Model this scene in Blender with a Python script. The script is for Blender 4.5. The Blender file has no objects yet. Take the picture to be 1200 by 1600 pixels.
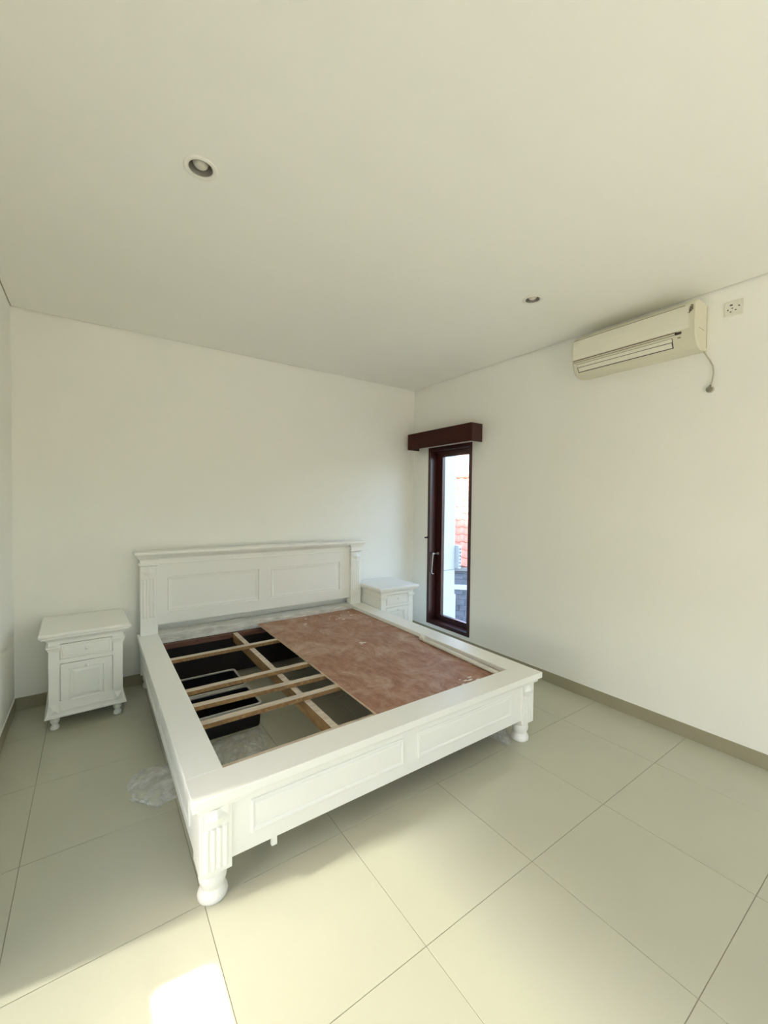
import bpy, bmesh, math, random
from mathutils import Vector, Matrix
random.seed(7)
S = bpy.context.scene
COL = S.collection
PI = math.pi

# ------------------------------------------------------------------ camera
F_PX, PIT, YAW, ROL = 646.458, 1.5461, -0.6136, 0.0110
CAM = Vector((-3.2145, -3.9462, 1.5426))
cam_d = bpy.data.cameras.new('camera')
cam_d.sensor_fit = 'HORIZONTAL'
cam_d.sensor_width = 36.0
cam_d.lens = F_PX * 36.0 / 1200.0
cam_d.clip_start = 0.02
cam = bpy.data.objects.new('camera', cam_d)
COL.objects.link(cam)
cam.matrix_world = Matrix.Translation(CAM) @ Matrix.Rotation(YAW, 4, 'Z') @ Matrix.Rotation(PIT, 4, 'X') @ Matrix.Rotation(ROL, 4, 'Z')
S.camera = cam

# ------------------------------------------------------------------ world, sun, exposure
W = bpy.data.worlds.new('world'); S.world = W; W.use_nodes = True
wn = W.node_tree; wn.nodes.clear()
wo = wn.nodes.new('ShaderNodeOutputWorld'); wb = wn.nodes.new('ShaderNodeBackground')
sky = wn.nodes.new('ShaderNodeTexSky'); sky.sky_type = 'NISHITA'; sky.sun_disc = False
sky.sun_elevation = math.radians(44); sky.sun_rotation = math.radians(-90)
sky.air_density = 1.0; sky.dust_density = 2.5; sky.ozone_density = 1.0
wb.inputs['Strength'].default_value = SKY_STRENGTH = 1.1
wn.links.new(sky.outputs[0], wb.inputs['Color']); wn.links.new(wb.outputs[0], wo.inputs['Surface'])

SUN_D = Vector((1.0, -0.14, -1.0)).normalized()          # the way the sunlight travels
sd = bpy.data.lights.new('sun', 'SUN'); sd.energy = 18.5; sd.angle = math.radians(2.6); sd.color = (1.0, .985, .94)
sun = bpy.data.objects.new('sun', sd); COL.objects.link(sun)
sun.rotation_euler = SUN_D.to_track_quat('-Z', 'Y').to_euler()

S.view_settings.view_transform = 'Standard'
S.view_settings.look = 'None'
S.view_settings.gamma = 1.0
S.view_settings.use_curve_mapping = False
S.view_settings.exposure = 0.90
S.cycles.max_bounces = 14; S.cycles.diffuse_bounces = 9; S.cycles.glossy_bounces = 4
S.cycles.transparent_max_bounces = 12; S.cycles.transmission_bounces = 6
S.cycles.use_denoising = True
S.cycles.sample_clamp_indirect = 8.0

# portals in the openings: they only guide the sky light through, they give off none of their own
def portal(loc, sx, sy, rot):
    d = bpy.data.lights.new('portal', 'AREA'); d.shape = 'RECTANGLE'; d.size = sx; d.size_y = sy
    d.cycles.is_portal = True
    o = bpy.data.objects.new('portal', d); o.location = loc; o.rotation_euler = rot; COL.objects.link(o)

# room
RW, RD, RH = 3.684, 6.20, 2.894       # width (x from -RW to 0), depth (y from -RD to 0), height
WT = 0.16                              # wall thickness
LO_Y0, LO_Y1, LO_Z = -5.3, -2.202, 2.30     # opening in the left wall, out of frame
WY0, WY1, WZ0, WZ1 = -0.956, -0.278, 0.130, 2.172   # tall window in the right wall
portal((-RW - .02, (LO_Y0 + LO_Y1) / 2, LO_Z / 2), LO_Z, LO_Y1 - LO_Y0, (0, -PI / 2, 0))
FX0, FX1, FZ = -3.30, -.35, 2.45               # glazed opening added behind the camera for more sky light
portal((((FX0 + FX1) / 2), -RD - .02, FZ / 2), FX1 - FX0, FZ, (PI / 2, 0, PI))
portal((.02, (WY0 + WY1) / 2, (WZ0 + WZ1) / 2), WZ1 - WZ0, WY1 - WY0, (0, PI / 2, 0))

# ------------------------------------------------------------------ materials
def new_mat(name):
    m = bpy.data.materials.new(name); m.use_nodes = True
    return m, m.node_tree.nodes, m.node_tree.links, m.node_tree.nodes['Principled BSDF']

def mat(name, col, rough=.5, metal=0., spec=.5, bump=0., bscale=40., var=0., vscale=3., stretch=(1, 1, 1), coat=0., col2=None):
    m, N, L, b = new_mat(name)
    b.inputs['Base Color'].default_value = (*col, 1); b.inputs['Roughness'].default_value = rough
    b.inputs['Metallic'].default_value = metal; b.inputs['Specular IOR Level'].default_value = spec
    b.inputs['Coat Weight'].default_value = coat
    tc = N.new('ShaderNodeTexCoord'); mp = N.new('ShaderNodeMapping'); mp.inputs['Scale'].default_value = stretch
    L.new(tc.outputs['Object'], mp.inputs['Vector'])
    if var or col2:
        n = N.new('ShaderNodeTexNoise'); n.inputs['Scale'].default_value = vscale; n.inputs['Detail'].default_value = 6
        n.inputs['Roughness'].default_value = .6
        r = N.new('ShaderNodeValToRGB')
        c2 = col2 or tuple(c * (1 - var) for c in col)
        r.color_ramp.elements[0].position = .35; r.color_ramp.elements[0].color = (*c2, 1)
        r.color_ramp.elements[1].position = .65; r.color_ramp.elements[1].color = (*col, 1)
        L.new(mp.outputs[0], n.inputs['Vector']); L.new(n.outputs['Fac'], r.inputs['Fac']); L.new(r.outputs[0], b.inputs['Base Color'])
    if bump:
        n2 = N.new('ShaderNodeTexNoise'); n2.inputs['Scale'].default_value = bscale; n2.inputs['Detail'].default_value = 4
        bp = N.new('ShaderNodeBump'); bp.inputs['Strength'].default_value = bump; bp.inputs['Distance'].default_value = .002
        L.new(mp.outputs[0], n2.inputs['Vector']); L.new(n2.outputs['Fac'], bp.inputs['Height']); L.new(bp.outputs[0], b.inputs['Normal'])
    return m

M_WALL = mat('wall_paint', (.87, .868, .82), .75, bump=.15, bscale=60, var=.015, vscale=1.2, spec=.25)
M_CEIL = mat('ceiling_paint', (.87, .868, .82), .8, bump=.1, bscale=50, var=.015, vscale=.8, spec=.2)
M_TILE = mat('porcelain_tile', (.52, .515, .41), .16, bump=.03, bscale=300, var=.03, vscale=2.5, spec=.5)
M_GROUT = mat('grout', (.30, .255, .19), .9, bump=.3, bscale=200)
M_SKIRT = mat('skirting_tile', (.34, .31, .215), .3, var=.05, vscale=3)
M_PAINT = mat('white_furniture_paint', (.90, .90, .86), .38, bump=.08, bscale=30, var=.012, vscale=3)
M_ROUGHPAINT = mat('scuffed_white_paint', (.78, .78, .74), .6, bump=.8, bscale=25, col2=(.52, .50, .45), vscale=9, stretch=(1, 8, 4))
M_PINE = mat('raw_pine', (.66, .575, .47), .75, bump=.3, bscale=20, col2=(.50, .41, .315), vscale=7, stretch=(1, 6, 6))
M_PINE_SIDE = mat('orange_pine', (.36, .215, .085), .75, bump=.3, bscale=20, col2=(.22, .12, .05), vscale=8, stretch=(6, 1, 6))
M_REDWOOD = mat('red_brown_timber', (.20, .09, .055), .7, bump=.3, bscale=20, col2=(.11, .045, .03), vscale=6, stretch=(1, 6, 6))
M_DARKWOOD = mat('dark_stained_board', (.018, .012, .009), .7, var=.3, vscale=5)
M_MAHOG = mat('mahogany_varnish', (.055, .010, .007), .32, bump=.15, bscale=30, col2=(.030, .006, .005), vscale=6, stretch=(8, 8, .8), coat=.1)
M_MAHOG_H = mat('mahogany_varnish_lengthwise', (.050, .008, .005), .5, spec=.15, bump=.15, bscale=30, col2=(.034, .007, .005), vscale=6, stretch=(8, .8, 8))
M_AC = mat('aged_cream_plastic', (.69, .665, .52), .42, var=.03, vscale=4)
M_ACTRIM = mat('pale_cream_plastic', (.76, .74, .62), .4)
M_DARK = mat('dark_slot', (.035, .02, .018), .6)
M_BROWNLINE = mat('brown_louvre_edge', (.16, .10, .075), .6)
M_OUTLET = mat('white_plastic', (.76, .74, .66), .35)
M_BLACK = mat('black_plastic', (.008, .008, .009), .35, bump=.1, bscale=60)
M_RIM = mat('grey_rim', (.50, .49, .45), .35)
M_CHROME = mat('brushed_chrome', (.75, .73, .70), .28, metal=1.)
M_GREYLAMP = mat('lamp_reflector', (.34, .32, .28), .35, metal=.3)
M_BULB = mat('frosted_bulb', (.62, .60, .52), .3)
M_LAMPRING = mat('white_lamp_trim', (.80, .79, .73), .35)
M_CORD = mat('grey_cord', (.50, .47, .38), .5)
M_PLUG = mat('grey_plug', (.21, .19, .15), .5)
M_ROD = mat('cream_rod_paint', (.74, .72, .64), .35, var=.08, vscale=8)
M_EXTWALL = mat('exterior_white_render', (.56, .57, .58), .85, bump=.2, bscale=40, var=.04, vscale=2)
M_CONC = mat('weathered_concrete', (.26, .26, .26), .9, bump=.5, bscale=12, col2=(.17, .175, .18), vscale=3)
M_STONE = mat('dark_stone_cladding', (.17, .185, .215), .9, spec=.2, bump=.6, bscale=14, col2=(.10, .11, .13), vscale=4)
M_CLAY = mat('clay_roof_tile', (.55, .21, .155), .85, spec=.2, bump=.3, bscale=30, col2=(.43, .15, .105), vscale=5)
M_LEAF = mat('leaf', (.28, .36, .08), .6, col2=(.42, .40, .07), vscale=2)
M_BARK = mat('bark', (.16, .11, .07), .9, bump=.6, bscale=20)
M_GROUND = mat('garden_ground', (.20, .19, .16), .9, bump=.5, bscale=5, var=.2, vscale=.6)
M_BOUNCE = mat('pale_bounce_slab', (.76, .75, .70), .5, var=.05)  # kept pale so the added slab outside reflects light indoors

# plywood: reddish face with plaster dust and scrape marks
def plywood():
    m, N, L, b = new_mat('dusty_red_plywood')
    tc = N.new('ShaderNodeTexCoord')
    mp = N.new('ShaderNodeMapping'); mp.inputs['Scale'].default_value = (5, 1.6, 1)
    L.new(tc.outputs['Object'], mp.inputs['Vector'])
    n1 = N.new('ShaderNodeTexNoise'); n1.inputs['Scale'].default_value = 5; n1.inputs['Detail'].default_value = 9; n1.inputs['Roughness'].default_value = .7
    L.new(mp.outputs[0], n1.inputs['Vector'])
    r1 = N.new('ShaderNodeValToRGB')
    r1.color_ramp.elements[0].position = .3; r1.color_ramp.elements[0].color = (.235, .095, .050, 1)
    r1.color_ramp.elements[1].position = .72; r1.color_ramp.elements[1].color = (.44, .235, .135, 1)
    L.new(n1.outputs['Fac'], r1.inputs['Fac'])
    n2 = N.new('ShaderNodeTexNoise'); n2.inputs['Scale'].default_value = 4.2; n2.inputs['Detail'].default_value = 10; n2.inputs['Roughness'].default_value = .78
    n2.inputs['Distortion'].default_value = .8
    L.new(tc.outputs['Object'], n2.inputs['Vector'])
    r2 = N.new('ShaderNodeValToRGB')
    r2.color_ramp.elements[0].position = .46; r2.color_ramp.elements[0].color = (0, 0, 0, 1)
    r2.color_ramp.elements[1].position = .68; r2.color_ramp.elements[1].color = (.8, .8, .8, 1)
    L.new(n2.outputs['Fac'], r2.inputs['Fac'])
    mx = N.new('ShaderNodeMix'); mx.data_type = 'RGBA'
    L.new(r2.outputs[0], mx.inputs['Factor']); L.new(r1.outputs[0], mx.inputs[6]); mx.inputs[7].default_value = (.56, .42, .32, 1)
    L.new(mx.outputs[2], b.inputs['Base Color'])
    b.inputs['Roughness'].default_value = .55
    bp = N.new('ShaderNodeBump'); bp.inputs['Strength'].default_value = .3; bp.inputs['Distance'].default_value = .002
    L.new(n2.outputs['Fac'], bp.inputs['Height']); L.new(bp.outputs[0], b.inputs['Normal'])
    return m
M_PLY = plywood()
M_PLYEDGE = mat('plywood_edge', (.62, .48, .34), .7)
M_DUST = mat('plaster_crumb', (.80, .76, .70), .9)

def glass(name, tint, gloss=.06):
    m = bpy.data.materials.new(name); m.use_nodes = True
    N, L = m.node_tree.nodes, m.node_tree.links; N.clear()
    o = N.new('ShaderNodeOutputMaterial'); t = N.new('ShaderNodeBsdfTransparent'); t.inputs[0].default_value = (*tint, 1)
    g = N.new('ShaderNodeBsdfGlossy'); g.inputs['Roughness'].default_value = .02; mx = N.new('ShaderNodeMixShader')
    mx.inputs[0].default_value = gloss
    L.new(t.outputs[0], mx.inputs[1]); L.new(g.outputs[0], mx.inputs[2]); L.new(mx.outputs[0], o.inputs['Surface'])
    return m
M_GLASS = glass('clear_glass', (.96, .98, .98))
M_GREYGLASS = glass('pale_grey_glass', (.70, .67, .62))
M_TINT = glass('tinted_glass', (.32, .32, .30))

def film():
    m, N, L, b = new_mat('clear_plastic_film')
    b.inputs['Base Color'].default_value = (.92, .93, .92, 1); b.inputs['Roughness'].default_value = .2
    tc = N.new('ShaderNodeTexCoord'); v = N.new('ShaderNodeTexVoronoi'); v.inputs['Scale'].default_value = 90
    L.new(tc.outputs['Object'], v.inputs['Vector'])
    bp = N.new('ShaderNodeBump'); bp.inputs['Strength'].default_value = .7; bp.inputs['Distance'].default_value = .004
    L.new(v.outputs['Distance'], bp.inputs['Height']); L.new(bp.outputs[0], b.inputs['Normal'])
    n = N.new('ShaderNodeTexNoise'); n.inputs['Scale'].default_value = 14; n.inputs['Detail'].default_value = 6
    L.new(tc.outputs['Object'], n.inputs['Vector'])
    r = N.new('ShaderNodeMapRange'); r.inputs['From Min'].default_value = .3; r.inputs['From Max'].default_value = .7
    r.inputs['To Min'].default_value = .12; r.inputs['To Max'].default_value = .50
    L.new(n.outputs['Fac'], r.inputs['Value']); L.new(r.outputs[0], b.inputs['Alpha'])
    return m
M_FILM = film()

# ------------------------------------------------------------------ mesh builder
class MB:
    def __init__(s): s.bm = bmesh.new(); s.mi = 0
    def face(s, vs):
        try: f = s.bm.faces.new(vs)
        except ValueError: return None
        f.material_index = s.mi; return f
    def box(s, x0, x1, y0, y1, z0, z1, bev=0., seg=2, taper=None):
        x0, x1 = min(x0, x1), max(x0, x1); y0, y1 = min(y0, y1), max(y0, y1); z0, z1 = min(z0, z1), max(z0, z1)
        P = [(x0, y0, z0), (x1, y0, z0), (x1, y1, z0), (x0, y1, z0), (x0, y0, z1), (x1, y0, z1), (x1, y1, z1), (x0, y1, z1)]
        v = [s.bm.verts.new(p) for p in P]
        fs = [s.face([v[i] for i in q]) for q in ((0, 3, 2, 1), (4, 5, 6, 7), (0, 1, 5, 4), (1, 2, 6, 5), (2, 3, 7, 6), (3, 0, 4, 7))]
        if bev:
            es = list({e for f in fs for e in f.edges})
            r = bmesh.ops.bevel(s.bm, geom=es, offset=bev, segments=seg, affect='EDGES', profile=.5)
            for f in r['faces']: f.material_index = s.mi
        return v
    def loops(s, rings, cap0=True, cap1=True, closed=True):
        V = [[s.bm.verts.new(p) for p in r] for r in rings]
        n = len(V[0])
        for a, b in zip(V, V[1:]):
            for i in range(n if closed else n - 1):
                j = (i + 1) % n; s.face([a[i], a[j], b[j], b[i]])
        if cap0: s.face(list(reversed(V[0])))
        if cap1: s.face(V[-1])
    def lathe(s, c, prof, n=28, axis='z', cap0=True, cap1=True):
        R = []
        for r, h in prof:
            ring = []
            for i in range(n):
                a = 2 * PI * i / n; u, w = r * math.cos(a), r * math.sin(a)
                ring.append({'z': (c[0] + u, c[1] + w, c[2] + h), 'y': (c[0] + w, c[1] + h, c[2] + u), 'x': (c[0] + h, c[1] + u, c[2] + w)}[axis])
            R.append(ring)
        s.loops(R, cap0, cap1)
    def tube(s, pts, r, n=10, radii=None):
        pts = [Vector(p) for p in pts]; R = []
        for i, p in enumerate(pts):
            t = (pts[min(i + 1, len(pts) - 1)] - pts[max(i - 1, 0)]).normalized()
            up = Vector((0, 0, 1)) if abs(t.z) < .9 else Vector((1, 0, 0))
            u = t.cross(up).normalized(); w = t.cross(u)
            rr = radii[i] if radii else r
            R.append([p + rr * (math.cos(2 * PI * k / n) * u + math.sin(2 * PI * k / n) * w) for k in range(n)])
        s.loops(R)
    def mould(s, o, u, v, n, w, h, prof, cap=True):
        """nested rectangles on a face: prof = [(inset, height)] from outside in"""
        o, u, v, n = Vector(o), Vector(u), Vector(v), Vector(n); R = []
        for ins, ht in prof:
            R.append([o + u * a + v * b + n * ht for a, b in ((ins, ins), (w - ins, ins), (w - ins, h - ins), (ins, h - ins))])
        s.loops(R, False, cap)
    def skirt(s, x0, x1, y0, y1, prof, back=True):
        """a moulding around a rectangle: prof = [(outset, z)]; back=False keeps the y1 side flush"""
        R = []
        for o, z in prof:
            yb = y1 + (o if back else 0)
            R.append([(x0 - o, y0 - o, z), (x1 + o, y0 - o, z), (x1 + o, yb, z), (x0 - o, yb, z)])
        s.loops(R)
    def build(s, name, m, parent=None, origin=None, smooth=False, bevel=0., loc=None):
        """vertices are in world (or parent's own) space; origin = the parent's base point to subtract"""
        bmesh.ops.recalc_face_normals(s.bm, faces=s.bm.faces)
        if origin is not None: bmesh.ops.translate(s.bm, verts=s.bm.verts, vec=-Vector(origin))
        me = bpy.data.meshes.new(name); s.bm.to_mesh(me); s.bm.free()
        for x in (m if isinstance(m, (list, tuple)) else [m]): me.materials.append(x)
        if smooth:
            for p in me.polygons: p.use_smooth = True
            me.set_sharp_from_angle(angle=math.radians(38))
        o = bpy.data.objects.new(name, me); COL.objects.link(o)
        if parent: o.parent = parent
        if loc: o.location = loc
        if bevel:
            b = o.modifiers.new('bevel', 'BEVEL'); b.width = bevel; b.segments = 2; b.limit_method = 'ANGLE'; b.angle_limit = math.radians(35)
        return o

def tag(o, label=None, cat=None, group=None, kind=None):
    for k, v in (('label', label), ('category', cat), ('group', group), ('kind', kind)):
        if v: o[k] = v
    return o
def empty(name, loc, rz=0.):
    o = bpy.data.objects.new(name, None); o.empty_display_size = .1; o.location = loc; o.rotation_euler = (0, 0, rz); COL.objects.link(o); return o
def copy_tree(o, parent=None):
    c = o.copy(); COL.objects.link(c)
    if parent: c.parent = parent
    for ch in list(o.children): copy_tree(ch, c)
    return c

# ------------------------------------------------------------------ the room
def st(mb, name, m, **k):
    return tag(mb.build(name, m, **k), kind='structure')

# floor: screed with a porcelain tile laid piece by piece
b = MB(); b.box(-RW - WT, WT, -RD - WT, WT, -.20, -.0022)
floor = st(b, 'floor', M_GROUT)
TX, TY, TS, J = -2.874, -1.6955, .60, .0011
def tile_mesh(w, d):
    b = MB(); b.box(-w / 2, w / 2, -d / 2, d / 2, -.010, 0, bev=.0008, seg=1)
    bmesh.ops.recalc_face_normals(b.bm, faces=b.bm.faces)
    me = bpy.data.meshes.new('tile'); b.bm.to_mesh(me); b.bm.free(); me.materials.append(M_TILE); return me
cache = {}
for i in range(-3, 6):
    for j in range(-9, 4):
        x0, x1 = max(TX + TS * i + J, -RW), min(TX + TS * (i + 1) - J, 0)
        y0, y1 = max(TY + TS * j + J, -RD), min(TY + TS * (j + 1) - J, 0)
        if x1 - x0 < .01 or y1 - y0 < .01: continue
        k = (round(x1 - x0, 3), round(y1 - y0, 3))
        if k not in cache: cache[k] = tile_mesh(x1 - x0, y1 - y0)
        o = bpy.data.objects.new('tile', cache[k]); COL.objects.link(o); o.parent = floor
        o.location = ((x0 + x1) / 2, (y0 + y1) / 2, 0)

# ceiling with a thin shadow gap at the walls, and round holes for the two downlights
LAMPS = [(-2.847, -2.101), (-.822, -2.233)]
HOLE = .046
def ceiling():
    b = MB(); g = .007
    xs = [-RW + g] + sorted(v for L_ in LAMPS for v in (L_[0] - .08, L_[0] + .08)) + [-g]
    ys = [-RD + g, min(LAMPS[0][1], LAMPS[1][1]) - .08, max(LAMPS[0][1], LAMPS[1][1]) + .08, -g]
    bm = b.bm
    n = 32
    for i in range(len(xs) - 1):
        for j in range(len(ys) - 1):
            x0, x1, y0, y1 = xs[i], xs[i + 1], ys[j], ys[j + 1]
            lp = [l for l in LAMPS if x0 < l[0] < x1 and y0 < l[1] < y1]
            if not lp:
                b.face([bm.verts.new(p) for p in ((x0, y0, RH), (x0, y1, RH), (x1, y1, RH), (x1, y0, RH))]); continue
            cx, cy = lp[0]; ring, outer = [], []
            for k in range(n):
                a = 2 * PI * (k + .5) / n; c, s_ = math.cos(a), math.sin(a)
                ring.append(bm.verts.new((cx + HOLE * c, cy + HOLE * s_, RH)))
                tx = ((x1 - cx) / c) if c > 0 else ((x0 - cx) / c); ty = ((y1 - cy) / s_) if s_ > 0 else ((y0 - cy) / s_)
                t = min(tx, ty); outer.append(bm.verts.new((cx + t * c, cy + t * s_, RH)))
            for k in range(n):
                q = (k + 1) % n; b.face([ring[k], outer[k], outer[q], ring[q]])
                pk, pq = outer[k].co, outer[q].co
                if abs(pk.x - pq.x) > 1e-5 and abs(pk.y - pq.y) > 1e-5:
                    cxx = x1 if pk.x > cx else x0; cyy = y1 if pk.y > cy else y0
                    b.face([outer[k], bm.verts.new((cxx, cyy, RH)), outer[q]])
    b.box(-RW - WT, WT, -RD - WT, WT, RH + .12, RH + .30)
    return st(b, 'ceiling', M_CEIL)
ceil = ceiling()
b = MB(); b.box(-RW - .001, .001, -.0072, .001, RH + .004, RH + .12); b.box(-.0072, .001, -RD, 0, RH + .004, RH + .12)
b.box(-RW - .001, -RW + .0072, -RD, 0, RH + .004, RH + .12)
st(b, 'trim_1', mat('shadow_gap', (.36, .34, .27), .8))

b = MB(); b.box(-RW - WT, WT, 0, WT, 0, RH + .12); st(b, 'wall_back', M_WALL)
b = MB()                                                   # right wall around the tall window
b.box(0, WT, -RD, WY0, 0, RH + .12); b.box(0, WT, WY1, 0, 0, RH + .12)
b.box(0, WT, WY0, WY1, 0, WZ0); b.box(0, WT, WY0, WY1, WZ1, RH + .12)
st(b, 'wall_right', M_WALL)
b = MB()                                                   # left wall with the balcony opening beyond the frame
b.box(-RW - WT, -RW, -RD, LO_Y0, 0, RH + .12); b.box(-RW - WT, -RW, LO_Y1, 0, 0, RH + .12)
b.box(-RW - WT, -RW, LO_Y0, LO_Y1, LO_Z, RH + .12)
st(b, 'wall_left', M_WALL)
b = MB(); b.box(-RW - WT, FX0, -RD - WT, -RD, 0, RH + .12); b.box(FX1, WT, -RD - WT, -RD, 0, RH + .12)
b.box(FX0, FX1, -RD - WT, -RD, FZ, RH + .12); st(b, 'wall_front', M_WALL)

# skirting: a strip of floor tile with a thin painted caulk line on top
BB = .0918
def skirt(name, x0, x1, y0, y1, cx0, cx1, cy0, cy1):
    b = MB(); b.box(x0, x1, y0, y1, 0, BB, bev=.0008, seg=1); o = st(b, name, M_SKIRT)
    b = MB(); b.box(cx0, cx1, cy0, cy1, BB, BB + .005); b.build('caulk_line', M_WALL, o)
skirt('baseboard_back', -RW + .006, -.006, -.006, 0, -RW, 0, -.004, 0)
skirt('baseboard_right', -.006, 0, -RD, 0, -.004, 0, -RD, 0)
skirt('baseboard_left', -RW, -RW + .006, LO_Y1, 0, -RW, -RW + .004, LO_Y1, 0)
skirt('baseboard_front', -RW + .006, FX0, -RD, -RD + .006, -RW, FX0, -RD, -RD + .004)

# balcony door in the left wall (out of frame): frame and tinted panes, one pane left out
def balcony_door():
    d = tag(empty('door_1', (-RW - .08, (LO_Y0 + LO_Y1) / 2, 0)), kind='structure')
    og = d.location.copy(); X0, X1 = -RW - .12, -RW - .06
    b = MB()
    b.box(X0, X1, LO_Y0, LO_Y0 + .05, 0, LO_Z); b.box(X0, X1, LO_Y1 - .012, LO_Y1, 0, LO_Z)
    b.box(X0, X1, LO_Y0 + .05, LO_Y1 - .012, LO_Z - .05, LO_Z); b.box(X0, X1, LO_Y0 + .05, LO_Y1 - .012, 0, .03)
    b.box(X0, X1, -4.2, -4.14, .03, LO_Z - .05)
    b.build('door_frame', M_MAHOG, d, og)
    xm = -RW - .09
    for y0, y1, z0, z1 in ((LO_Y0 + .05, -4.2, .03, 1.72), (-4.14, LO_Y1 - .012, .03, .715), (-2.42, LO_Y1 - .012, .715, .868),
                           (-4.14, -3.00, .715, .868), (-4.14, LO_Y1 - .012, .868, 1.72)):
        b = MB(); b.box(xm - .003, xm + .003, y0, y1, z0, z1); b.build('pane', M_TINT, d, og)
    for k in range(5):                                     # added bands, denser towards the top, softening the sunlight's edge on the floor
        z0 = 1.72 + k * .106; m = glass('edge_softening_tint', (.27 - .055 * k,) * 3)
        for y0, y1 in ((LO_Y0 + .05, -4.2), (-4.14, LO_Y1 - .012)):
            b = MB(); b.box(xm - .003, xm + .003, y0, y1, z0, z0 + .106); b.build('pane', m, d, og)
balcony_door()
def rear_fill_glazing():  # unseen glazing added to fill the room with even sky light
    d = tag(empty('added_rear_glazing', ((FX0 + FX1) / 2, -RD - .08, 0)), kind='structure'); og = d.location.copy(); y0, y1 = -RD - .11, -RD - .05
    b = MB(); n = 3; w = (FX1 - FX0) / n
    b.box(FX0, FX1, y0, y1, FZ - .06, FZ); b.box(FX0, FX1, y0, y1, 0, .03)
    for k in range(n + 1): xx = FX0 + w * k; b.box(max(FX0, xx - .03), min(FX1, xx + .03), y0, y1, .03, FZ - .06)
    b.build('door_frame', M_MAHOG, d, og)
    for k in range(n): b = MB(); b.box(FX0 + w * k + .03, FX0 + w * (k + 1) - .03, -RD - .083, -RD - .077, .03, FZ - .06); b.build('pane', M_GREYGLASS, d, og)
rear_fill_glazing()

# ------------------------------------------------------------------ tall window in the right wall
def window():
    w = tag(empty('window_1', (.06, (WY0 + WY1) / 2, WZ0)), kind='structure'); og = w.location.copy()
    ft = .040
    b = MB()                                               # deep outer frame
    b.box(-.006, WT, WY1 - ft, WY1, WZ0, WZ1, bev=.002); b.box(-.006, WT, WY0, WY0 + ft, WZ0, WZ1, bev=.002)
    b.box(-.005, WT, WY0 + ft, WY1 - ft, WZ0, WZ0 + .04, bev=.002); b.box(-.005, WT, WY0 + ft, WY1 - ft, WZ1 - .04, WZ1, bev=.002)
    b.box(.085, .10, WY0 + ft, WY1 - ft, WZ1 - .055, WZ1 - .04)      # stop bead
    b.build('window_frame', M_MAHOG, w, og)
    y0, y1, z0, z1 = WY0 + ft + .003, WY1 - ft - .003, WZ0 + .043, WZ1 - .043; sw = .086
    b = MB()
    b.box(.10, .145, y1 - sw, y1, z0, z1, bev=.003); b.box(.10, .145, y0, y0 + sw, z0, z1, bev=.003)
    b.box(.10, .145, y0 + sw, y1 - sw, z0, z0 + .055, bev=.003); b.box(.10, .145, y0 + sw, y1 - sw, z1 - .062, z1, bev=.003)
    s = b.build('sash', M_MAHOG, w, og)
    b = MB(); b.box(.118, .124, y0 + sw - .004, y1 - sw + .004, z0 + .05, z1 - .058); b.build('pane', M_GLASS, w, og)
    b = MB()                                               # lever handle, hanging at a slant
    b.lathe((.10, -.352, .945), [(.016, 0), (.016, -.006), (.009, -.010), (.009, -.062), (.0115, -.066), (.0115, -.078)], 16, 'x')
    b.tube([(.024, -.352, .950), (.022, -.350, .92), (.020, -.346, .86), (.018, -.341, .78), (.016, -.338, .725), (.020, -.345, .712), (.028, -.362, .712)], .006, 8,
           radii=[.010, .009, .0065, .005, .005, .005, .005])
    b.build('handle', M_CHROME, w, og, smooth=True)
    b = MB(); b.lathe((-.006, WY1 - .004, 1.13), [(.012, 0), (.012, -.010), (.007, -.014), (.007, -.026), (.010, -.030), (.010, -.038)], 14, 'x')
    b.build('latch', M_DARK, w, og, smooth=True)
    b = MB(); b.lathe((.10, -.62, .205), [(.006, 0), (.006, -.004), (.003, -.006)], 10, 'x'); b.build('screw_cap', M_BROWNLINE, w, og)
window()

# curtain pelmet: a hollow timber box open underneath
def pelmet():
    y0, y1, z0, z1, d = -1.089, -.088, 2.156, 2.336, .165; og = (0, (y0 + y1) / 2, z0)
    p = tag(empty('curtain_pelmet', og), 'dark red-brown wooden box pelmet mounted above the tall narrow window', 'pelmet')
    t = .018
    b = MB(); b.box(-d, -d + t, y0, y1, z0, z1, bev=.0015, seg=1); b.build('front_board', M_MAHOG_H, p, og)
    b = MB(); b.box(-d + t, -.0005, y0, y0 + t, z0, z1, bev=.001, seg=1); b.build('end_board', M_MAHOG, p, og)
    b = MB(); b.box(-d + t, -.0005, y1 - t, y1, z0, z1, bev=.001, seg=1); b.build('end_board', M_MAHOG, p, og)
    b = MB(); b.box(-d + t, -.0005, y0 + t, y1 - t, z1 - t, z1); b.build('top_board', M_MAHOG_H, p, og)
    b = MB(); b.box(-.020, -.0005, y0 + t, y1 - t, z1 - t - .05, z1 - t); b.build('wall_batten', M_MAHOG_H, p, og)
pelmet()

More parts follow.
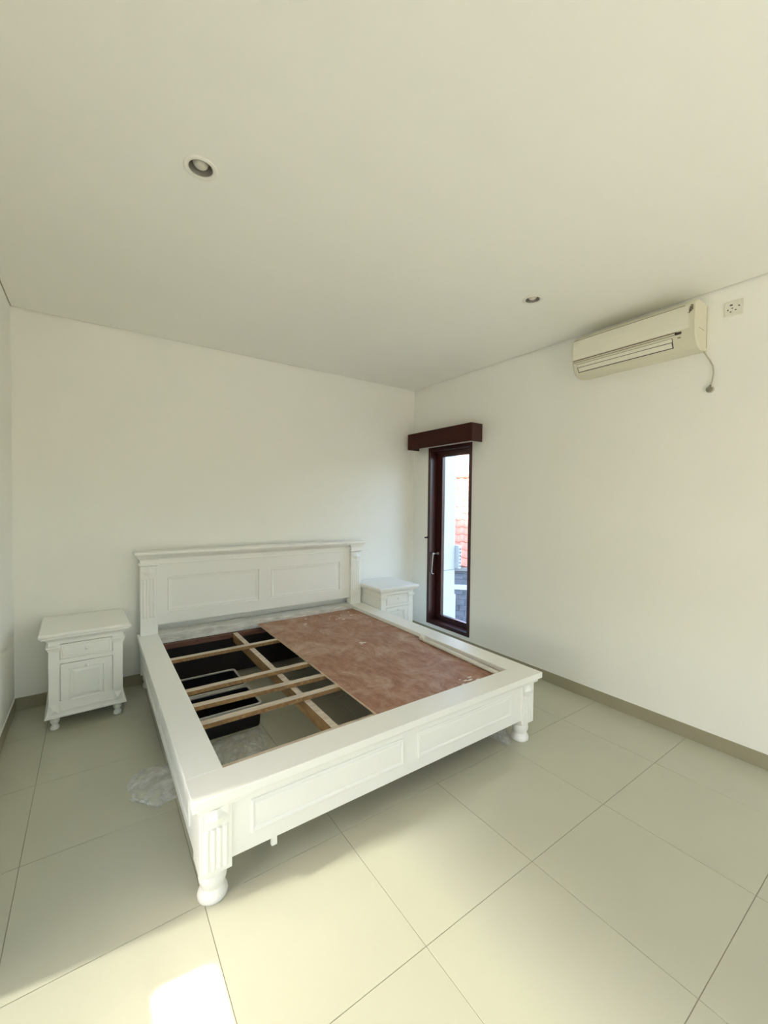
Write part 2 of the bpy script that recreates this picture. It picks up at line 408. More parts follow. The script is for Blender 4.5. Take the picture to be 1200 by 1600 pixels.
# ------------------------------------------------------------------ bed
BX0, BX1, BY0, BY1 = -2.925, -.812, -2.357, -.045
XM = (BX0 + BX1) / 2
INL, INR, INF = -2.780, -.970, -2.197
ZT = .44                                                    # top of the platform
def bed():
    og = Vector((XM, (BY0 + BY1) / 2, 0))
    bd = tag(empty('bed', og), 'white painted wooden double bed frame with no mattress and exposed slats', 'bed')
    B = lambda mb, n, m, **k: mb.build(n, m, bd, og, **k)
    ZS = .396
    # ---- platform rails (each a top board with a moulded edge and an apron under it)
    def edge_prof(o): return None
    def front_rail():
        b = MB()
        b.box(BX0, BX1, BY0, INF, ZS + .006, ZT, bev=.003)
        b.skirt(BX0 + .012, BX1 - .012, BY0 + .012, INF - .003, [(-.010, ZS - .020), (-.008, ZS - .018), (-.007, ZS - .010), (-.003, ZS - .002), (-.002, ZS + .008)], back=False)
        ya = -2.318
        b.box(-2.79, -.96, ya, ya + .028, .148, ZS - .018)
        o = B(b, 'front_rail', M_PAINT)
        for x0, x1 in ((-2.704, -1.932), (-1.838, -1.078)):
            b = MB()
            b.mould((x0, ya, .212), (1, 0, 0), (0, 0, 1), (0, -1, 0), x1 - x0, .136,
                    [(0, -.002), (0, .006), (.004, .009), (.010, .009), (.014, .004), (.019, .0015), (.024, .005), (.027, .0055)])
            q = b.build('raised_panel', M_PAINT, o, og)
        b = MB(); b.box(-2.616, -2.592, ya + .003, ya + .02, .110, .150, bev=.002); B(b, 'support_block', M_PAINT)
    front_rail()
    def side_rail(sx):
        b = MB()
        if sx < 0: x0, x1, xa0, xa1 = BX0, INL, BX0 + .030, BX0 + .055
        else: x0, x1, xa0, xa1 = INR, BX1, BX1 - .055, BX1 - .030
        b.box(x0, x1, INF + .0005, -.052, ZS + .006, ZT, bev=.004)
        b.skirt(x0 + .012, x1 - .012, INF + .002, -.06, [(-.010, ZS - .020), (-.008, ZS - .018), (-.007, ZS - .010), (-.003, ZS - .002), (-.002, ZS + .008)], back=False)
        b.box(xa0, xa1, -2.215, -.14, .148, ZS - .018)
        o = B(b, 'side_rail', M_PAINT)
        for y0, y1 in ((-2.15, -1.24), (-1.14, -.22)):
            b = MB(); pr = [(0, -.002), (0, .006), (.004, .009), (.010, .009), (.014, .004), (.019, .0015), (.024, .005), (.027, .0055)]
            if sx < 0: b.mould((xa0, y1, .212), (0, -1, 0), (0, 0, 1), (-1, 0, 0), y1 - y0, .136, pr)
            else: b.mould((xa1, y0, .212), (0, 1, 0), (0, 0, 1), (1, 0, 0), y1 - y0, .136, pr)
            b.build('raised_panel', M_PAINT, o, og)
    side_rail(-1); side_rail(1)
    FOOT = [(.048, .122), (.051, .116), (.051, .108), (.047, .103), (.051, .094), (.053, .082), (.050, .066), (.044, .054), (.042, .047), (.046, .040), (.054, .026), (.057, .014), (.055, .004), (.051, 0)]
    FOOT = [(r, z) for r, z in reversed(FOOT)]
    def diamond_flutes(b, x0, x1, yf, z_bot, z_dia0, z_dia1):
        """front of a square post: a faceted diamond block and a field of reeds under it"""
        w = x1 - x0
        o = .014; xs0, xs1 = x0 + o, x1 - o
        # faceted block
        c = b.bm.verts.new(((xs0 + xs1) / 2, yf - .020, (z_dia0 + z_dia1) / 2))
        crn = [b.bm.verts.new(p) for p in ((xs0, yf - .001, z_dia0), (xs1, yf - .001, z_dia0), (xs1, yf - .001, z_dia1), (xs0, yf - .001, z_dia1))]
        mids = [b.bm.verts.new(p) for p in (((xs0 + xs1) / 2, yf - .006, z_dia0), (xs1, yf - .006, (z_dia0 + z_dia1) / 2), ((xs0 + xs1) / 2, yf - .006, z_dia1), (xs0, yf - .006, (z_dia0 + z_dia1) / 2))]
        for k in range(4):
            b.face([crn[k], mids[k], mids[k - 1]]); b.face([c, mids[k], mids[k - 1]])
        # reeds
        n = 4; rw = (xs1 - xs0) / n
        for k in range(n):
            xa = xs0 + k * rw; sec = []
            for t in range(7):
                a = PI * t / 6; sec.append((xa + rw * .08 + rw * .42 * (1 - math.cos(a)), -.0065 * math.sin(a)))
            R = []
            for z, sc in ((z_bot, 0), (z_bot + .006, 1), (z_dia0 - .010, 1), (z_dia0 - .004, 0)):
                R.append([(x, yf + .0005 + d * sc, z) for x, d in sec])
            b.loops(R, False, False, closed=False)
    def front_post(x0, x1, yf):
        b = MB(); b.box(x0, x1, yf, yf + .118, .122, ZS - .018, bev=.0025)
        diamond_flutes(b, x0, x1, yf, .138, .308, .376)
        p = B(b, 'front_post', M_PAINT)
        b = MB(); b.lathe(((x0 + x1) / 2, yf + .059, 0), FOOT, 32); b.build('turned_foot', M_PAINT, bd, og, smooth=True)
    front_post(-2.897, -2.779, -2.332); front_post(-.984, -.866, -2.332)
    # ---- headboard
    YF = -.130
    def head_post(x0, x1):
        b = MB(); cx = (x0 + x1) / 2
        b.box(x0, x1, YF, -.035, .12, 1.00, bev=.002)
        b.box(x0 - .012, x1 + .012, YF - .012, -.03, 1.004, 1.016, bev=.004)      # astragal
        b.box(x0 - .001, x1 + .001, YF - .002, -.035, 1.016, 1.062)                # neck
        b.skirt(x0, x1, YF, -.035, [(0, 1.045), (.004, 1.052), (.010, 1.060), (.020, 1.070), (.024, 1.078)], back=False)
        diamond_flutes(b, x0, x1, YF, .58, .905, .995)
        B(b, 'headboard_post', M_PAINT)
        b = MB(); b.lathe((cx, -.083, 0), [(r * .82, z) for r, z in FOOT], 28); b.build('turned_foot', M_PAINT, bd, og, smooth=True)
    head_post(-2.906, -2.782); head_post(-.950, -.826)
    # panelled board
    yb = -.092; X0, X1, Z0, Z1 = -2.782, -.950, .505, 1.00
    b = MB(); b.box(X0, X1, yb + .014, -.05, Z0, Z1)
    ops = [(-2.712, -1.935), (-1.822, -1.068)]; pz0, pz1 = .604, .898
    for x0, x1 in ((X0, ops[0][0]), (ops[0][1], ops[1][0]), (ops[1][1], X1)): b.box(x0, x1, yb, yb + .016, Z0, Z1)
    for x0, x1 in ops: b.box(x0, x1, yb, yb + .016, Z0, pz0); b.box(x0, x1, yb, yb + .016, pz1, Z1)
    hb = B(b, 'headboard', M_PAINT)
    for x0, x1 in ops:
        b = MB()
        b.mould((x0, yb, pz0), (1, 0, 0), (0, 0, 1), (0, -1, 0), x1 - x0, pz1 - pz0,
                [(0, 0), (.002, -.003), (.003, -.0105), (.009, -.0105), (.011, -.004), (.016, -.004), (.034, -.0075), (.040, -.0075)])
        b.build('field_panel', M_PAINT, hb, og)
    # frieze and cornice
    b = MB()
    b.box(X0, X1, yb - .010, -.04, 1.004, 1.014, bev=.003); b.box(X0, X1, yb - .004, -.04, .996, 1.004)
    b.box(X0, X1, yb - .002, -.04, 1.014, 1.066)
    b.skirt(X0, X1, yb, -.04, [(0, 1.050), (.006, 1.054), (.012, 1.062), (.024, 1.072), (.026, 1.079)], back=False)
    B(b, 'frieze', M_PAINT)
    b = MB()
    b.skirt(-2.912, -.822, -.134, -.03, [(.012, 1.076), (.022, 1.082), (.028, 1.090), (.034, 1.096), (.036, 1.100), (.036, 1.112), (.030, 1.118)], back=False)
    B(b, 'cornice', M_PAINT)
    # back rail: scuffed plank on the flat, timber ledger under it
    b = MB(); b.box(INL - .001, INR + .001, -.205, -.052, .372, .448, bev=.006); B(b, 'head_rail', M_ROUGHPAINT)
    b = MB(); b.box(INL, INR, -.235, -.205, .330, .372, bev=.002); B(b, 'head_ledger', M_REDWOOD)
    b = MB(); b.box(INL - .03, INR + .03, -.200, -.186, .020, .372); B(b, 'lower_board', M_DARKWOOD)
    b = MB(); b.box(INL, INR, -2.286, -2.112, .352, .3975, bev=.002)
    B(b, 'foot_ledger', M_PINE)
    for x0, x1 in ((INL - .055, INL - .012), (INR + .012, INR + .055)):
        b = MB(); b.box(x0, x1, -2.12, -.24, .335, .375); B(b, 'side_ledger', M_REDWOOD)
    # centre beam and loose slats
    b = MB()
    vs = b.box(-2.212, -2.172, -2.150, -.235, .300, .373)
    for f in b.bm.faces:
        if abs(f.normal.z) < .5: pass
    o = B(b, 'centre_beam', [M_PINE, M_PINE_SIDE])
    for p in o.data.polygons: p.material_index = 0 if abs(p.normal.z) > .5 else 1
    for (ya, yb2, w, dz) in ((-.676, -.668, .048, 0), (-1.268, -1.262, .046, 0), (-1.480, -1.508, .048, 0), (-1.700, -1.700, .050, 0), (-2.02, -1.99, .05, 0)):
        if ya < -1.9: continue
        x0, x1, t = -2.835, -.93, .025; z = .3735
        b = MB(); ys = lambda x: ya + (yb2 - ya) * (x - INL) / (-1.97 - INL)
        R = []
        for x in (x0, x1):
            c = ys(x) - w / 2 + .02
            R.append([(x, c - w / 2, z), (x, c + w / 2, z), (x, c + w / 2, z + t), (x, c - w / 2, z + t)])
        b.loops(R)
        o = B(b, 'slat', [M_PINE, M_PINE_SIDE], bevel=.0015)
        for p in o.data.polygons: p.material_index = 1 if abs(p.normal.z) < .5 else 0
bed()

# plywood board lying on the right-hand half of the slats
def ply():
    og = Vector((-1.475, -1.22, .3988)); o = tag(empty('plywood_board', og), 'reddish brown plywood sheet with plaster smears, lying on the bed slats', 'board')
    b = MB(); b.box(-1.980, -.975, -2.199, -.208, .3988, .4105, bev=.0006, seg=1)
    s = b.build('sheet', [M_PLY, M_PLYEDGE], o, og)
    for p in s.data.polygons: p.material_index = 0 if abs(p.normal.z) > .9 else 1
    rnd = random.Random(3); b = MB()
    spots = [(-1.30, -.33), (-1.36, -.42), (-1.31, -.47), (-1.25, -.50), (-1.27, -.45), (-1.62, -.45), (-1.55, -.30), (-1.12, -.42), (-1.08, -.3), (-1.2, -.36),
             (-1.46, -1.15), (-1.47, -1.18), (-1.44, -1.17), (-1.22, -2.10), (-1.25, -2.13), (-1.28, -2.12), (-1.33, -2.15), (-1.30, -2.09), (-1.38, -2.16), (-1.2, -2.15)]
    for x, y in spots:
        r = rnd.uniform(.006, .014); n = 7; a0 = rnd.uniform(0, 6); sx = rnd.uniform(.8, 2.6)
        R = []
        for h, k in ((0, 1.), (rnd.uniform(.001, .003), .7)):
            R.append([(x + sx * k * r * math.cos(a0 + 2 * PI * i / n) * (.7 + .3 * math.sin(i * 2.1)), y + k * r * .7 * math.sin(a0 + 2 * PI * i / n), .4106 + h) for i in range(n)])
        b.loops(R)
    q = b.build('plaster_crumbs', M_DUST, o, og); q['kind'] = 'stuff'
ply()

# curtain rod lying along the right rail
def rod():
    og = Vector((-1.03, -1.75, .411)); o = tag(empty('curtain_rod', og), 'cream painted rod with a turned knob end, lying on the plywood beside the right rail', 'rod')
    A, Bv = Vector((-1.020, -1.42, .4265)), Vector((-1.048, -2.190, .4265)); d = (Bv - A).normalized()
    b = MB(); b.tube([A, A + d * .4, Bv], .0152, 14); b.build('pole', M_ROD, o, og, smooth=True)
    b = MB(); z = .0100
    prof = [(.0, .004), (.004, .016), (.012, .0225), (.024, .0245), (.036, .022), (.044, .015), (.048, .014), (.052, .019), (.060, .019), (.064, .0135), (.078, .0135)]
    b.tube([A - d * .055 + d * t + Vector((0, 0, z * max(0, 1 - max(0, t - .04) / .03) if t > .04 else z)) for t, r in prof], .01, 16, radii=[r for t, r in prof])
    b.build('finial', M_ROD, o, og, smooth=True)
rod()

# ------------------------------------------------------------------ bedside cabinets (origin: middle of the back edge, on the floor; front faces -y)
def cabinet(loc, rz, label):
    c = tag(empty('bedside_cabinet', loc, rz), label, 'bedside cabinet', 'matching white bedside cabinets')
    hw, yf, yb = .207, -.475, -.015
    b = MB()                                              # carcass
    b.box(-hw, hw, yf + .020, yb, .19, .602)
    b.box(-hw, -.148, yf, yf + .022, .19, .602); b.box(.148, hw, yf, yf + .022, .19, .602)
    b.box(-.148, .148, yf, yf + .022, .576, .602); b.box(-.148, .148, yf, yf + .022, .442, .470)
    b.build('carcass', M_PAINT, c)
    b = MB()                                              # flared plinth around the foot of the carcass
    R = []
    for o, z in ((.022, .090), (.022, .100), (.017, .104), (.015, .112), (.010, .130), (.004, .160), (.0005, .192)):
        R.append([(-hw - o, yf - o * .8, z), (hw + o, yf - o * .8, z), (hw + o, yb, z), (-hw - o, yb, z)])
    b.loops(R)
    b.box(-.1475, .1475, yf - .014, yf + .01, .118, .134)
    b.build('plinth', M_PAINT, c)
    for sx in (-1, 1):                                    # corner corbels high on the stiles
        b = MB(); x0, x1 = sorted((sx * .150, sx * .205))
        b.skirt(x0, x1, yf, yf + .02, [(.001, .522), (.001, .526), (.010, .548), (.014, .553), (.014, .562), (.006, .566), (.002, .570)], back=False)
        b.box(sx * hw if sx > 0 else -hw - .014, hw + .014 if sx > 0 else -hw, yf - .006, yb, .553, .562, bev=.003)
        b.build('corbel', M_PAINT, c)
        b = MB(); m = (x0 + x1) / 2                        # small faceted block at the foot of the stile
        R = [[(x0 + .004, yf - .0145, .118), (x1 - .004, yf - .0145, .118), (x1 - .004, yf - .002, .176), (x0 + .004, yf - .002, .176)],
             [(m - .004, yf - .022, .140), (m + .004, yf - .022, .140), (m + .004, yf - .018, .150), (m - .004, yf - .018, .150)]]
        b.loops(R); b.build('faceted_block', M_PAINT, c)
    b = MB()                                              # top with a stepped moulding
    R = []
    for o, z in ((.004, .590), (.006, .600), (.014, .606), (.020, .614), (.034, .620), (.036, .624), (.036, .632), (.046, .636), (.048, .640), (.048, .650), (.040, .658)):
        R.append([(-hw - o, yf - o, z), (hw + o, yf - o, z), (hw + o, min(yb + o, -.002), z), (-hw - o, min(yb + o, -.002), z)])
    b.loops(R); b.build('top', M_PAINT, c)
    g = .004
    b = MB()                                              # drawer front
    b.box(-.148 + g, .148 - g, yf - .0005, yf + .018, .470 + g * .6, .576 - g * 1.6)
    b.mould((-.135, yf - .0005, .482), (1, 0, 0), (0, 0, 1), (0, -1, 0), .27, .080, [(0, 0), (.002, .003), (.007, .003), (.010, .0005), (.014, .0015)])
    d = b.build('drawer', M_PAINT, c)
    K = [(.0035, 0), (.0035, -.008), (.010, -.012), (.011, -.017), (.007, -.021), (.001, -.022)]
    b = MB(); b.lathe((0, yf - .001, .527), K, 14, 'y'); b.build('knob', M_PAINT, d, smooth=True)
    b = MB()                                              # door with a recessed, raised-field panel
    x0, x1, z0, z1 = -.148 + g, .148 - g, .134 + g, .442 - g; px0, px1, pz0, pz1 = -.092, .092, .190, .395
    b.box(x0, x1, yf + .010, yf + .018, z0, z1)
    b.box(x0, px0, yf - .0005, yf + .010, z0, z1); b.box(px1, x1, yf - .0005, yf + .010, z0, z1)
    b.box(px0, px1, yf - .0005, yf + .010, z0, pz0); b.box(px0, px1, yf - .0005, yf + .010, pz1, z1)
    b.mould((px0, yf - .0005, pz0), (1, 0, 0), (0, 0, 1), (0, -1, 0), px1 - px0, pz1 - pz0,
            [(-.008, 0), (-.007, .004), (-.002, .004), (.002, -.007), (.008, -.007), (.024, -.002), (.028, -.002)])
    d = b.build('door', M_PAINT, c)
    b = MB(); b.lathe((0, yf - .001, .408), K, 14, 'y'); b.build('knob', M_PAINT, d, smooth=True)
    LEG = [(.020, 0), (.025, .004), (.0265, .012), (.024, .022), (.018, .030), (.0165, .034), (.020, .040), (.026, .052), (.027, .062), (.024, .070), (.019, .076), (.024, .082), (.025, .090)]
    for sx in (-1, 1):
        for y in (yf + .035, yb - .035):
            b = MB(); b.lathe((sx * .176, y, 0), LEG, 20); b.build('foot', M_PAINT, c, smooth=True)
cabinet((-3.268, -.010, 0), math.radians(2.0), 'white painted bedside cabinet standing alone left of the bed, near the left wall')
cabinet((-.592, -.012, 0), 0., 'white painted bedside cabinet half hidden behind the right side of the bed, beside the window')

# ------------------------------------------------------------------ under the bed
def crate(y0, y1, label):
    x0, x1, h = -2.84, -2.268, .16; og = Vector(((x0 + x1) / 2, (y0 + y1) / 2, 0))
    c = tag(empty('storage_crate', og), label, 'crate', 'black crates under the bed')
    def rr(ins, z, r=.03, n=5):
        out = []; a0, a1, c0, c1 = x0 + ins, x1 - ins, y0 + ins, y1 - ins; r = max(.004, r - ins * .6)
        for cx, cy, s in ((a1 - r, c1 - r, 0), (a0 + r, c1 - r, 1), (a0 + r, c0 + r, 2), (a1 - r, c0 + r, 3)):
            for k in range(n): a = PI / 2 * (s + k / (n - 1)); out.append((cx + r * math.cos(a), cy + r * math.sin(a), z))
        return out
    b = MB(); b.loops([rr(.014, 0), rr(.010, .01), rr(.003, h - .012), rr(.012, h - .012), rr(.020, .012)])
    b.build('bin', M_BLACK, c, og)
    b = MB(); b.loops([rr(.0, h - .012), rr(-.002, h - .004), rr(.000, h), rr(.014, h), rr(.016, h - .004), rr(.0125, h - .0125)], False, False)
    b.build('rim', M_RIM, c, og)
crate(-.835, -.485, 'black grey-rimmed crate under the bed slats, the one nearer the headboard')
crate(-1.185, -.850, 'black grey-rimmed crate under the bed slats, the one nearer the foot end')

def sheet(name, label, cat, outline, hgt, seed, n=26, group=None):
    """crumpled film bag: two wrinkled skins over an outline (world xy), resting on the floor"""
    rnd = random.Random(seed); cx = sum(p[0] for p in outline) / len(outline); cy = sum(p[1] for p in outline) / len(outline)
    from mathutils import noise
    bm = MB(); m = len(outline)
    def at(t, k):
        t = (t % 1) * m; i = int(t); f = t - i; a, c = outline[i], outline[(i + 1) % m]
        x, y = a[0] + (c[0] - a[0]) * f, a[1] + (c[1] - a[1]) * f
        return cx + (x - cx) * k, cy + (y - cy) * k
    NR = 16; NT = 110
    for layer in (0, 1):
        rows = []
        for r in range(NR + 1):
            k = 1 - .97 * r / NR; row = []
            for t in range(NT):
                x, y = at(t / NT, k)
                base = (1 - k ** 3) * hgt * (1 if layer else .18)
                nz = noise.noise(Vector((x * 16 + seed, y * 16, layer * 7))) * .5 + noise.noise(Vector((x * 45, y * 45 + seed, layer * 3))) * .3
                z = .0015 + base * (.75 + .5 * nz) + abs(nz) * .012 * (1 if k < .98 or layer else 0)
                row.append((x + nz * .003, y + nz * .003, max(.001, z)))
            rows.append(row)
        bm.loops(rows, False, True)
    o = bm.build(name, M_FILM, None, (cx, cy, 0), smooth=True, loc=(cx, cy, 0))
    return tag(o, label, cat, group)
bw = sheet('bubble_wrap', 'crumpled clear bubble wrap on the floor at the left side of the bed', 'bubble wrap',
      [(-3.050, -1.52), (-3.075, -1.40), (-3.04, -1.30), (-2.97, -1.262), (-2.90, -1.27), (-2.80, -1.30), (-2.76, -1.42), (-2.80, -1.55), (-2.86, -1.62), (-2.915, -1.625), (-2.95, -1.648)], .024, 5)
b = MB(); A_, B_ = Vector((-3.060, -1.512, .006)), Vector((-2.950, -1.642, .006)); rn = random.Random(4)
b.tube([A_.lerp(B_, k / 14) + Vector((rn.uniform(-.003, .003), rn.uniform(-.003, .003), rn.uniform(0, .004))) for k in range(15)], .01, 9, radii=[rn.uniform(.006, .011) for k in range(15)])
fe = b.build('folded_edge', M_FILM, bw, bw.location.copy(), smooth=True)
sheet('plastic_bag', 'clear crumpled plastic bag lying under the slats in front of the black crates', 'plastic bag',
      [(-2.66, -1.22), (-2.45, -1.195), (-2.30, -1.20), (-2.285, -1.30), (-2.33, -1.45), (-2.36, -1.57), (-2.50, -1.56), (-2.62, -1.50), (-2.70, -1.40)], .05, 11)
sheet('plastic_sheet', 'small scrap of clear plastic on the floor behind the right front bed foot', 'plastic',
      [(-1.09, -2.13), (-1.02, -2.05), (-.90, -2.04), (-.885, -2.12), (-1.00, -2.26), (-1.055, -2.29)], .02, 23)

# ------------------------------------------------------------------ ceiling lights
def downlight(x, y, label):
    og = Vector((x, y, RH)); c = tag(empty('downlight', og), label, 'ceiling light', 'recessed ceiling downlights')
    b = MB(); b.lathe((x, y, RH), [(.0455, .030), (.0455, .0), (.0465, -.003), (.050, -.005), (.060, -.005), (.0645, -.003), (.066, -.0004)], 40, cap0=False, cap1=False)
    b.build('trim_ring', M_LAMPRING, c, og, smooth=True)
    b = MB(); b.lathe((x, y, RH), [(.0448, -.001), (.043, .006), (.043, .018), (.040, .03), (.036, .055), (.030, .075)], 40, cap0=False, cap1=True)
    b.build('reflector', M_GREYLAMP, c, og, smooth=True)
    b = MB(); P = [(.016, .073), (.018, .05)] + [(.0310 * math.cos(a), .026 - .0275 * math.sin(a)) for a in [PI / 2 * (i / 8) for i in range(-3, 8)]] + [(.001, -.0015)]
    b.lathe((x, y, RH), P, 32); b.build('bulb', M_BULB, c, og, smooth=True)
downlight(*LAMPS[0], 'round recessed downlight with frosted bulb in the ceiling, the larger-looking one upper left')
downlight(*LAMPS[1], 'round recessed downlight in the ceiling near the air conditioner')

# ------------------------------------------------------------------ air conditioner
def ac():
    y0, y1 = -2.948, -2.150; og = Vector((0, (y0 + y1) / 2, 2.51))
    a = tag(empty('air_conditioner', og), 'aged cream split air conditioner mounted high on the right wall', 'air conditioner')
    prof = [(-.0005, 2.815), (-.150, 2.815), (-.180, 2.806), (-.196, 2.786), (-.203, 2.74), (-.205, 2.66), (-.201, 2.61), (-.188, 2.568), (-.165, 2.535), (-.135, 2.516), (-.10, 2.508), (-.05, 2.515), (-.0005, 2.525)]
    b = MB(); R = []
    for y, k in ((y0, .97), (y0 + .006, 1), (y1 - .030, 1), (y1 - .012, .985), (y1, .93)):
        R.append([(x * k if x < -.001 else x, y, 2.66 + (z - 2.66) * (k if k < 1 else 1)) for x, z in prof])
    b.loops(R); b.build('casing', M_AC, a, og, smooth=True)
    def strip(z0, z1, ya, yb, out, m, name, lab=None, nseg=4):
        """a strip following the curved front between two heights"""
        def xz(z):
            for (xa, za), (xb, zb) in zip(prof[2:], prof[3:]):
                if zb <= z <= za: return xa + (xb - xa) * (z - za) / (zb - za)
            return -.2
        b = MB(); R = []
        zs = [z0 + (z1 - z0) * i / nseg for i in range(nseg + 1)]
        outer = [(xz(z) - out, z) for z in zs]; inner = [(xz(z) + .004, z) for z in reversed(zs)]
        b.loops([[(x, y, z) for x, z in outer + inner] for y in (ya, yb)])
        o = b.build(name, m, a, og); 
        if lab: o['label'] = lab
        return o
    strip(2.634, 2.778, y0 + .035, y1 - .012, .0035, M_ACTRIM, 'front_panel', nseg=6)
    strip(2.7785, 2.7815, y0 + .06, y1 - .012, .0036, M_BROWNLINE, 'panel_joint')
    strip(2.626, 2.6300, y0 + .10, y1 - .012, .0030, M_BROWNLINE, 'panel_joint')
    strip(2.614, 2.616, y0 + .10, y1 - .012, .0026, M_BROWNLINE, 'panel_joint', nseg=2)
    strip(2.702, 2.703, -2.52, -2.40, .0045, M_AC, 'panel_crease', nseg=2)
    # outlet with two louvres
    strip(2.543, 2.600, y0 + .125, y1 - .040, .0012, M_DARK, 'outlet', nseg=6)
    strip(2.5775, 2.5970, y0 + .128, y1 - .043, .0050, M_ACTRIM, 'louvre', nseg=3)
    strip(2.5470, 2.5735, y0 + .131, y1 - .046, .0050, M_ACTRIM, 'louvre', nseg=3)
    b = MB(); b.box(-.208, -.198, y0 + .075, y0 + .110, 2.612, 2.626, bev=.002); b.build('receiver_window', M_DARK, a, og)['label'] = 'small dark receiver window'
    b = MB(); b.box(-.203, -.196, y0 + .080, y0 + .096, 2.590, 2.594); b.build('indicator', M_BROWNLINE, a, og)
    # worn mark of illegible upright lettering near the right end
    b = MB()
    for dy, z0, z1 in ((.0, 2.742, 2.772), (.008, 2.735, 2.762), (.015, 2.728, 2.750)): b.box(-.2095, -.203, y0 + .016 + dy, y0 + .0185 + dy, z0, z1)
    for dy, z in ((.003, 2.770), (.010, 2.757), (.012, 2.735), (.018, 2.727)): b.box(-.2093, -.203, y0 + .014 + dy, y0 + .023 + dy, z, z + .0025)
    b.build('faded_mark', M_BROWNLINE, a, og)
    b = MB()                                              # seams on the end cap
    b.box(-.150, -.06, y0 - .0006, y0 + .001, 2.640, 2.642); b.box(-.025, -.022, y0 - .0006, y0 + .001, 2.54, 2.80)
    b.build('end_seam', M_BROWNLINE, a, og)
ac()
# its cord down to a small grey wall plug
b = MB()
pts = [(-.030, -2.938, 2.520), (-.022, -2.948, 2.50), (-.016, -2.968, 2.46), (-.012, -2.984, 2.42), (-.012, -2.988, 2.38), (-.012, -2.982, 2.33), (-.013, -2.974, 2.300)]
b.tube(pts, .0042, 10)
tag(b.build('power_cord', M_CORD, None, (-.012, -2.97, 2.30), smooth=True, loc=(-.012, -2.97, 2.30)), 'thin grey cord hanging from the right end of the air conditioner', 'cord')
og = Vector((0, -2.970, 2.278)); pl = tag(empty('wall_plug', og), 'small round grey plug on the wall at the lower end of the cord', 'plug')
b = MB(); b.lathe((0, -2.970, 2.278), [(.021, -.0005), (.021, -.008), (.018, -.012)], 20, 'x'); b.build('back_plate', M_CORD, pl, og, smooth=True)
b = MB(); b.lathe((0, -2.970, 2.278), [(.016, -.012), (.0165, -.028), (.012, -.036), (.004, -.037)], 18, 'x'); b.tube([(-.024, -2.970, 2.288), (-.018, -2.972, 2.296), (-.013, -2.974, 2.302)], .006, 8)
b.build('plug_body', M_PLUG, pl, og, smooth=True)

# universal socket right of the air conditioner
def socket():
    cy, cz = -3.077, 2.750; og = Vector((0, cy, cz)); s = tag(empty('wall_socket', og), 'square white universal power socket on the right wall beside the air conditioner', 'socket')
    b = MB(); h = .045
    R = []
    for ins, x in ((0, -.0005), (0, -.006), (.004, -.009), (.010, -.009), (.012, -.0075)):
        R.append([(x, cy - h + ins, cz - h + ins), (x, cy + h - ins, cz - h + ins), (x, cy + h - ins, cz + h - ins), (x, cy - h + ins, cz + h - ins)])
    b.loops(R); b.build('face_plate', M_OUTLET, s, og)
    for dy, dz, w, hh in ((.012, .020, .007, .004), (.028, -.006, .003, .004), (.006, .000, .0035, .003), (-.010, -.014, .004, .003), (.014, -.020, .004, .003), (-.026, .006, .004, .003)):
        b = MB(); b.box(-.0082, -.0070, cy + dy - w, cy + dy + w, cz + dz - hh, cz + dz + hh); b.build('pin_hole', M_DARK, s, og)
    b = MB(); b.box(-.011, -.007, cy - .036, cy - .016, cz + .012, cz + .030, bev=.001); b.build('switch', M_OUTLET, s, og)
socket()

# ------------------------------------------------------------------ outside the window
GZ = -3.2
b = MB(); b.box(-40, 40, -40, 40, GZ - .3, GZ); tag(b.build('ground', M_GROUND), kind='structure')
# unseen pale slab added left and behind, bouncing light up into the room
b = MB(); b.box(-11, -RW - WT - .001, -12.0, 3, -.25, -.03); b.box(-RW - WT - .001, WT + 3, -12.0, -RD - WT - .001, -.25, -.03)
tag(b.build('added_bounce_slab', M_BOUNCE), kind='structure')
b = MB(); b.box(-RW - WT, WT, -RD - WT, WT + 8, RH + .31, 6.9); tag(b.build('added_shade_block', M_EXTWALL), kind='structure')  # unseen block added above to cast shade on the neighbouring house
b = MB(); b.box(-RW - WT, WT, WT + .001, WT + 8, GZ, RH + .31); tag(b.build('exterior_wall', M_EXTWALL), kind='structure')
# own facade column just outside
og = Vector((.65, .33, GZ)); c = tag(empty('column', og), 'white rendered column with a thicker base just outside the tall window', 'column')
b = MB(); b.box(.50, .80, .072, .60, GZ, 4.2, bev=.006); b.build('shaft', M_EXTWALL, c, og)
b = MB(); b.box(.47, .815, .060, .63, GZ + .001, .30, bev=.008); b.build('base', M_EXTWALL, c, og)
b = MB(); b.box(.498, .802, .070, .602, .632, .640); b.build('joint_line', M_CONC, c, og)

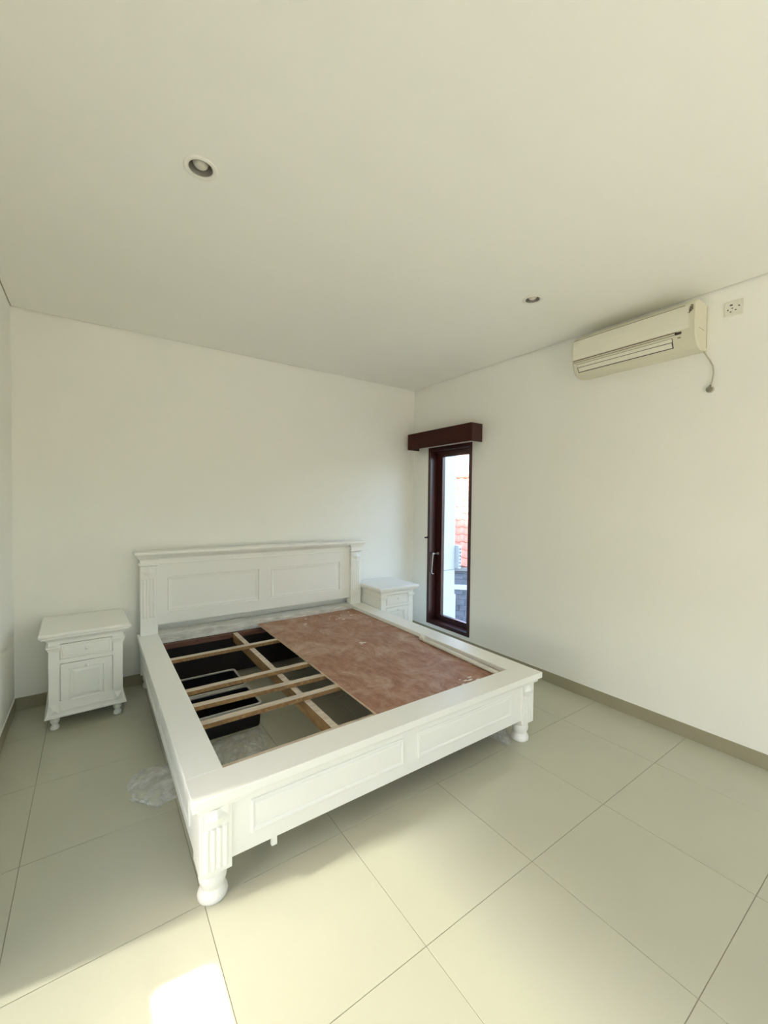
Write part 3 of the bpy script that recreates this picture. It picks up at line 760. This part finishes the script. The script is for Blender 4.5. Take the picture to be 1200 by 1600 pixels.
# neighbouring house: stone-clad wall in two tiers, tiled roof, ridge
def neighbour():
    og = Vector((7, 6, GZ)); h = tag(empty('house', og), 'neighbouring house with red clay roof tiles and dark stone, seen through the window', 'house')
    # the house front faces the window: axis u along the front (to the right in view), n towards the room
    a = math.radians(-45); u = Vector((math.cos(a), math.sin(a), 0)); nn = Vector((-math.sin(a), math.cos(a), 0)) * -1
    base = Vector((5.0, 4.05, 0))
    def P(s, d, z): return base + u * s - nn * d + Vector((0, 0, z))     # s along, d away from the room
    def obox(b, s0, s1, d0, d1, z0, z1):
        R = [[P(s0, d0, z), P(s1, d0, z), P(s1, d1, z), P(s0, d1, z)] for z in (z0, z1)]; b.loops(R)
    b = MB(); obox(b, -6, 8, .25, 6, GZ, -.10); b.build('wall', M_CONC, h, og)
    # stone courses, each block its own piece
    rnd = random.Random(2); z = GZ
    tiers = [(-2.6, -.82, -.05), (-.72, -.32, .12)]
    for z0, z1, d in tiers:
        z = z0
        while z < z1 - .02:
            hh = min(.15, z1 - z); s = -1.3 - rnd.uniform(0, .2)
            while s < 1.6:
                w = rnd.uniform(.22, .40); b = MB(); q = rnd.uniform(0, .03)
                obox(b, s + .004, s + w - .004, d - q, .26, z + .004, z + hh - .004)
                b.build('stone', M_STONE, h, og); s += w
            z += hh
    b = MB(); obox(b, -1.6, 2, -.10, .4, -.82, -.72); b.build('ledge', M_EXTWALL, h, og)
    b = MB(); obox(b, -1.6, 2, -.02, .5, -.32, -.22); b.build('gutter', M_CONC, h, og)
    # roof: pan tiles in overlapping courses
    e0, ez = -.02, -.20; pitch = math.radians(42); L_ = 3.9
    ud = (-nn * math.cos(pitch) + Vector((0, 0, math.sin(pitch)))); up = (u.cross(ud)).normalized()
    if up.z < 0: up = -up
    st0 = P(0, e0, ez)
    b = MB(); s0, s1 = -1.9, 1.9
    b.loops([[st0 + u * s + ud * t - up * .06 for s, t in ((s0, .0), (s1, .0), (s1, L_), (s0, L_))], [st0 + u * s + ud * t - up * .02 for s, t in ((s0, .0), (s1, .0), (s1, L_), (s0, L_))]])
    b.build('roof_deck', M_CLAY, h, og)
    tw, tl = .235, .30; b = MB()
    sec = []
    for k in range(7): x = tw * k / 6; sec.append((x, .022 * math.sin(PI * 2 * k / 6) + .024))
    R = [[(x, 0, z) for x, z in sec] + [(x, 0, z - .014) for x, z in reversed(sec)], [(x, tl + .03, z - .020) for x, z in sec] + [(x, tl + .03, z - .034) for x, z in reversed(sec)]]
    b.loops(R); bmesh.ops.recalc_face_normals(b.bm, faces=b.bm.faces)
    me = bpy.data.meshes.new('roof_tile'); b.bm.to_mesh(me); b.bm.free(); me.materials.append(M_CLAY)
    rot = Matrix((u, ud, up)).transposed().to_4x4()
    nrow = int(L_ / tl)
    for r in range(nrow):
        for k in range(int((s1 - s0) / tw)):
            o = bpy.data.objects.new('roof_tile', me); COL.objects.link(o); o.parent = h
            p = st0 + u * (s0 + k * tw + rnd.uniform(-.004, .004)) + ud * (r * tl) + up * rnd.uniform(0, .006)
            o.matrix_local = Matrix.Translation(-og) @ Matrix.Translation(p) @ rot
    top = st0 + ud * L_
    b = MB(); b.tube([top + u * s0 + up * .03, top + u * s1 + up * .03], .10, 12); b.build('ridge_cap', M_CLAY, h, og, smooth=True)
neighbour()
# small louvred vent box on the column's side
og = Vector((.84, .06, .66)); v = tag(empty('vent_box', og), 'white louvred vent box fixed beside the outside column', 'vent')
b = MB(); b.box(.802, .845, .000, .20, .655, .965, bev=.004); b.build('box', M_EXTWALL, v, og)
for k in range(6):
    z = .675 + k * .046; b = MB(); b.box(.811, .836, -.0015, .001, z, z + .024); b.build('slot', M_STONE, v, og)
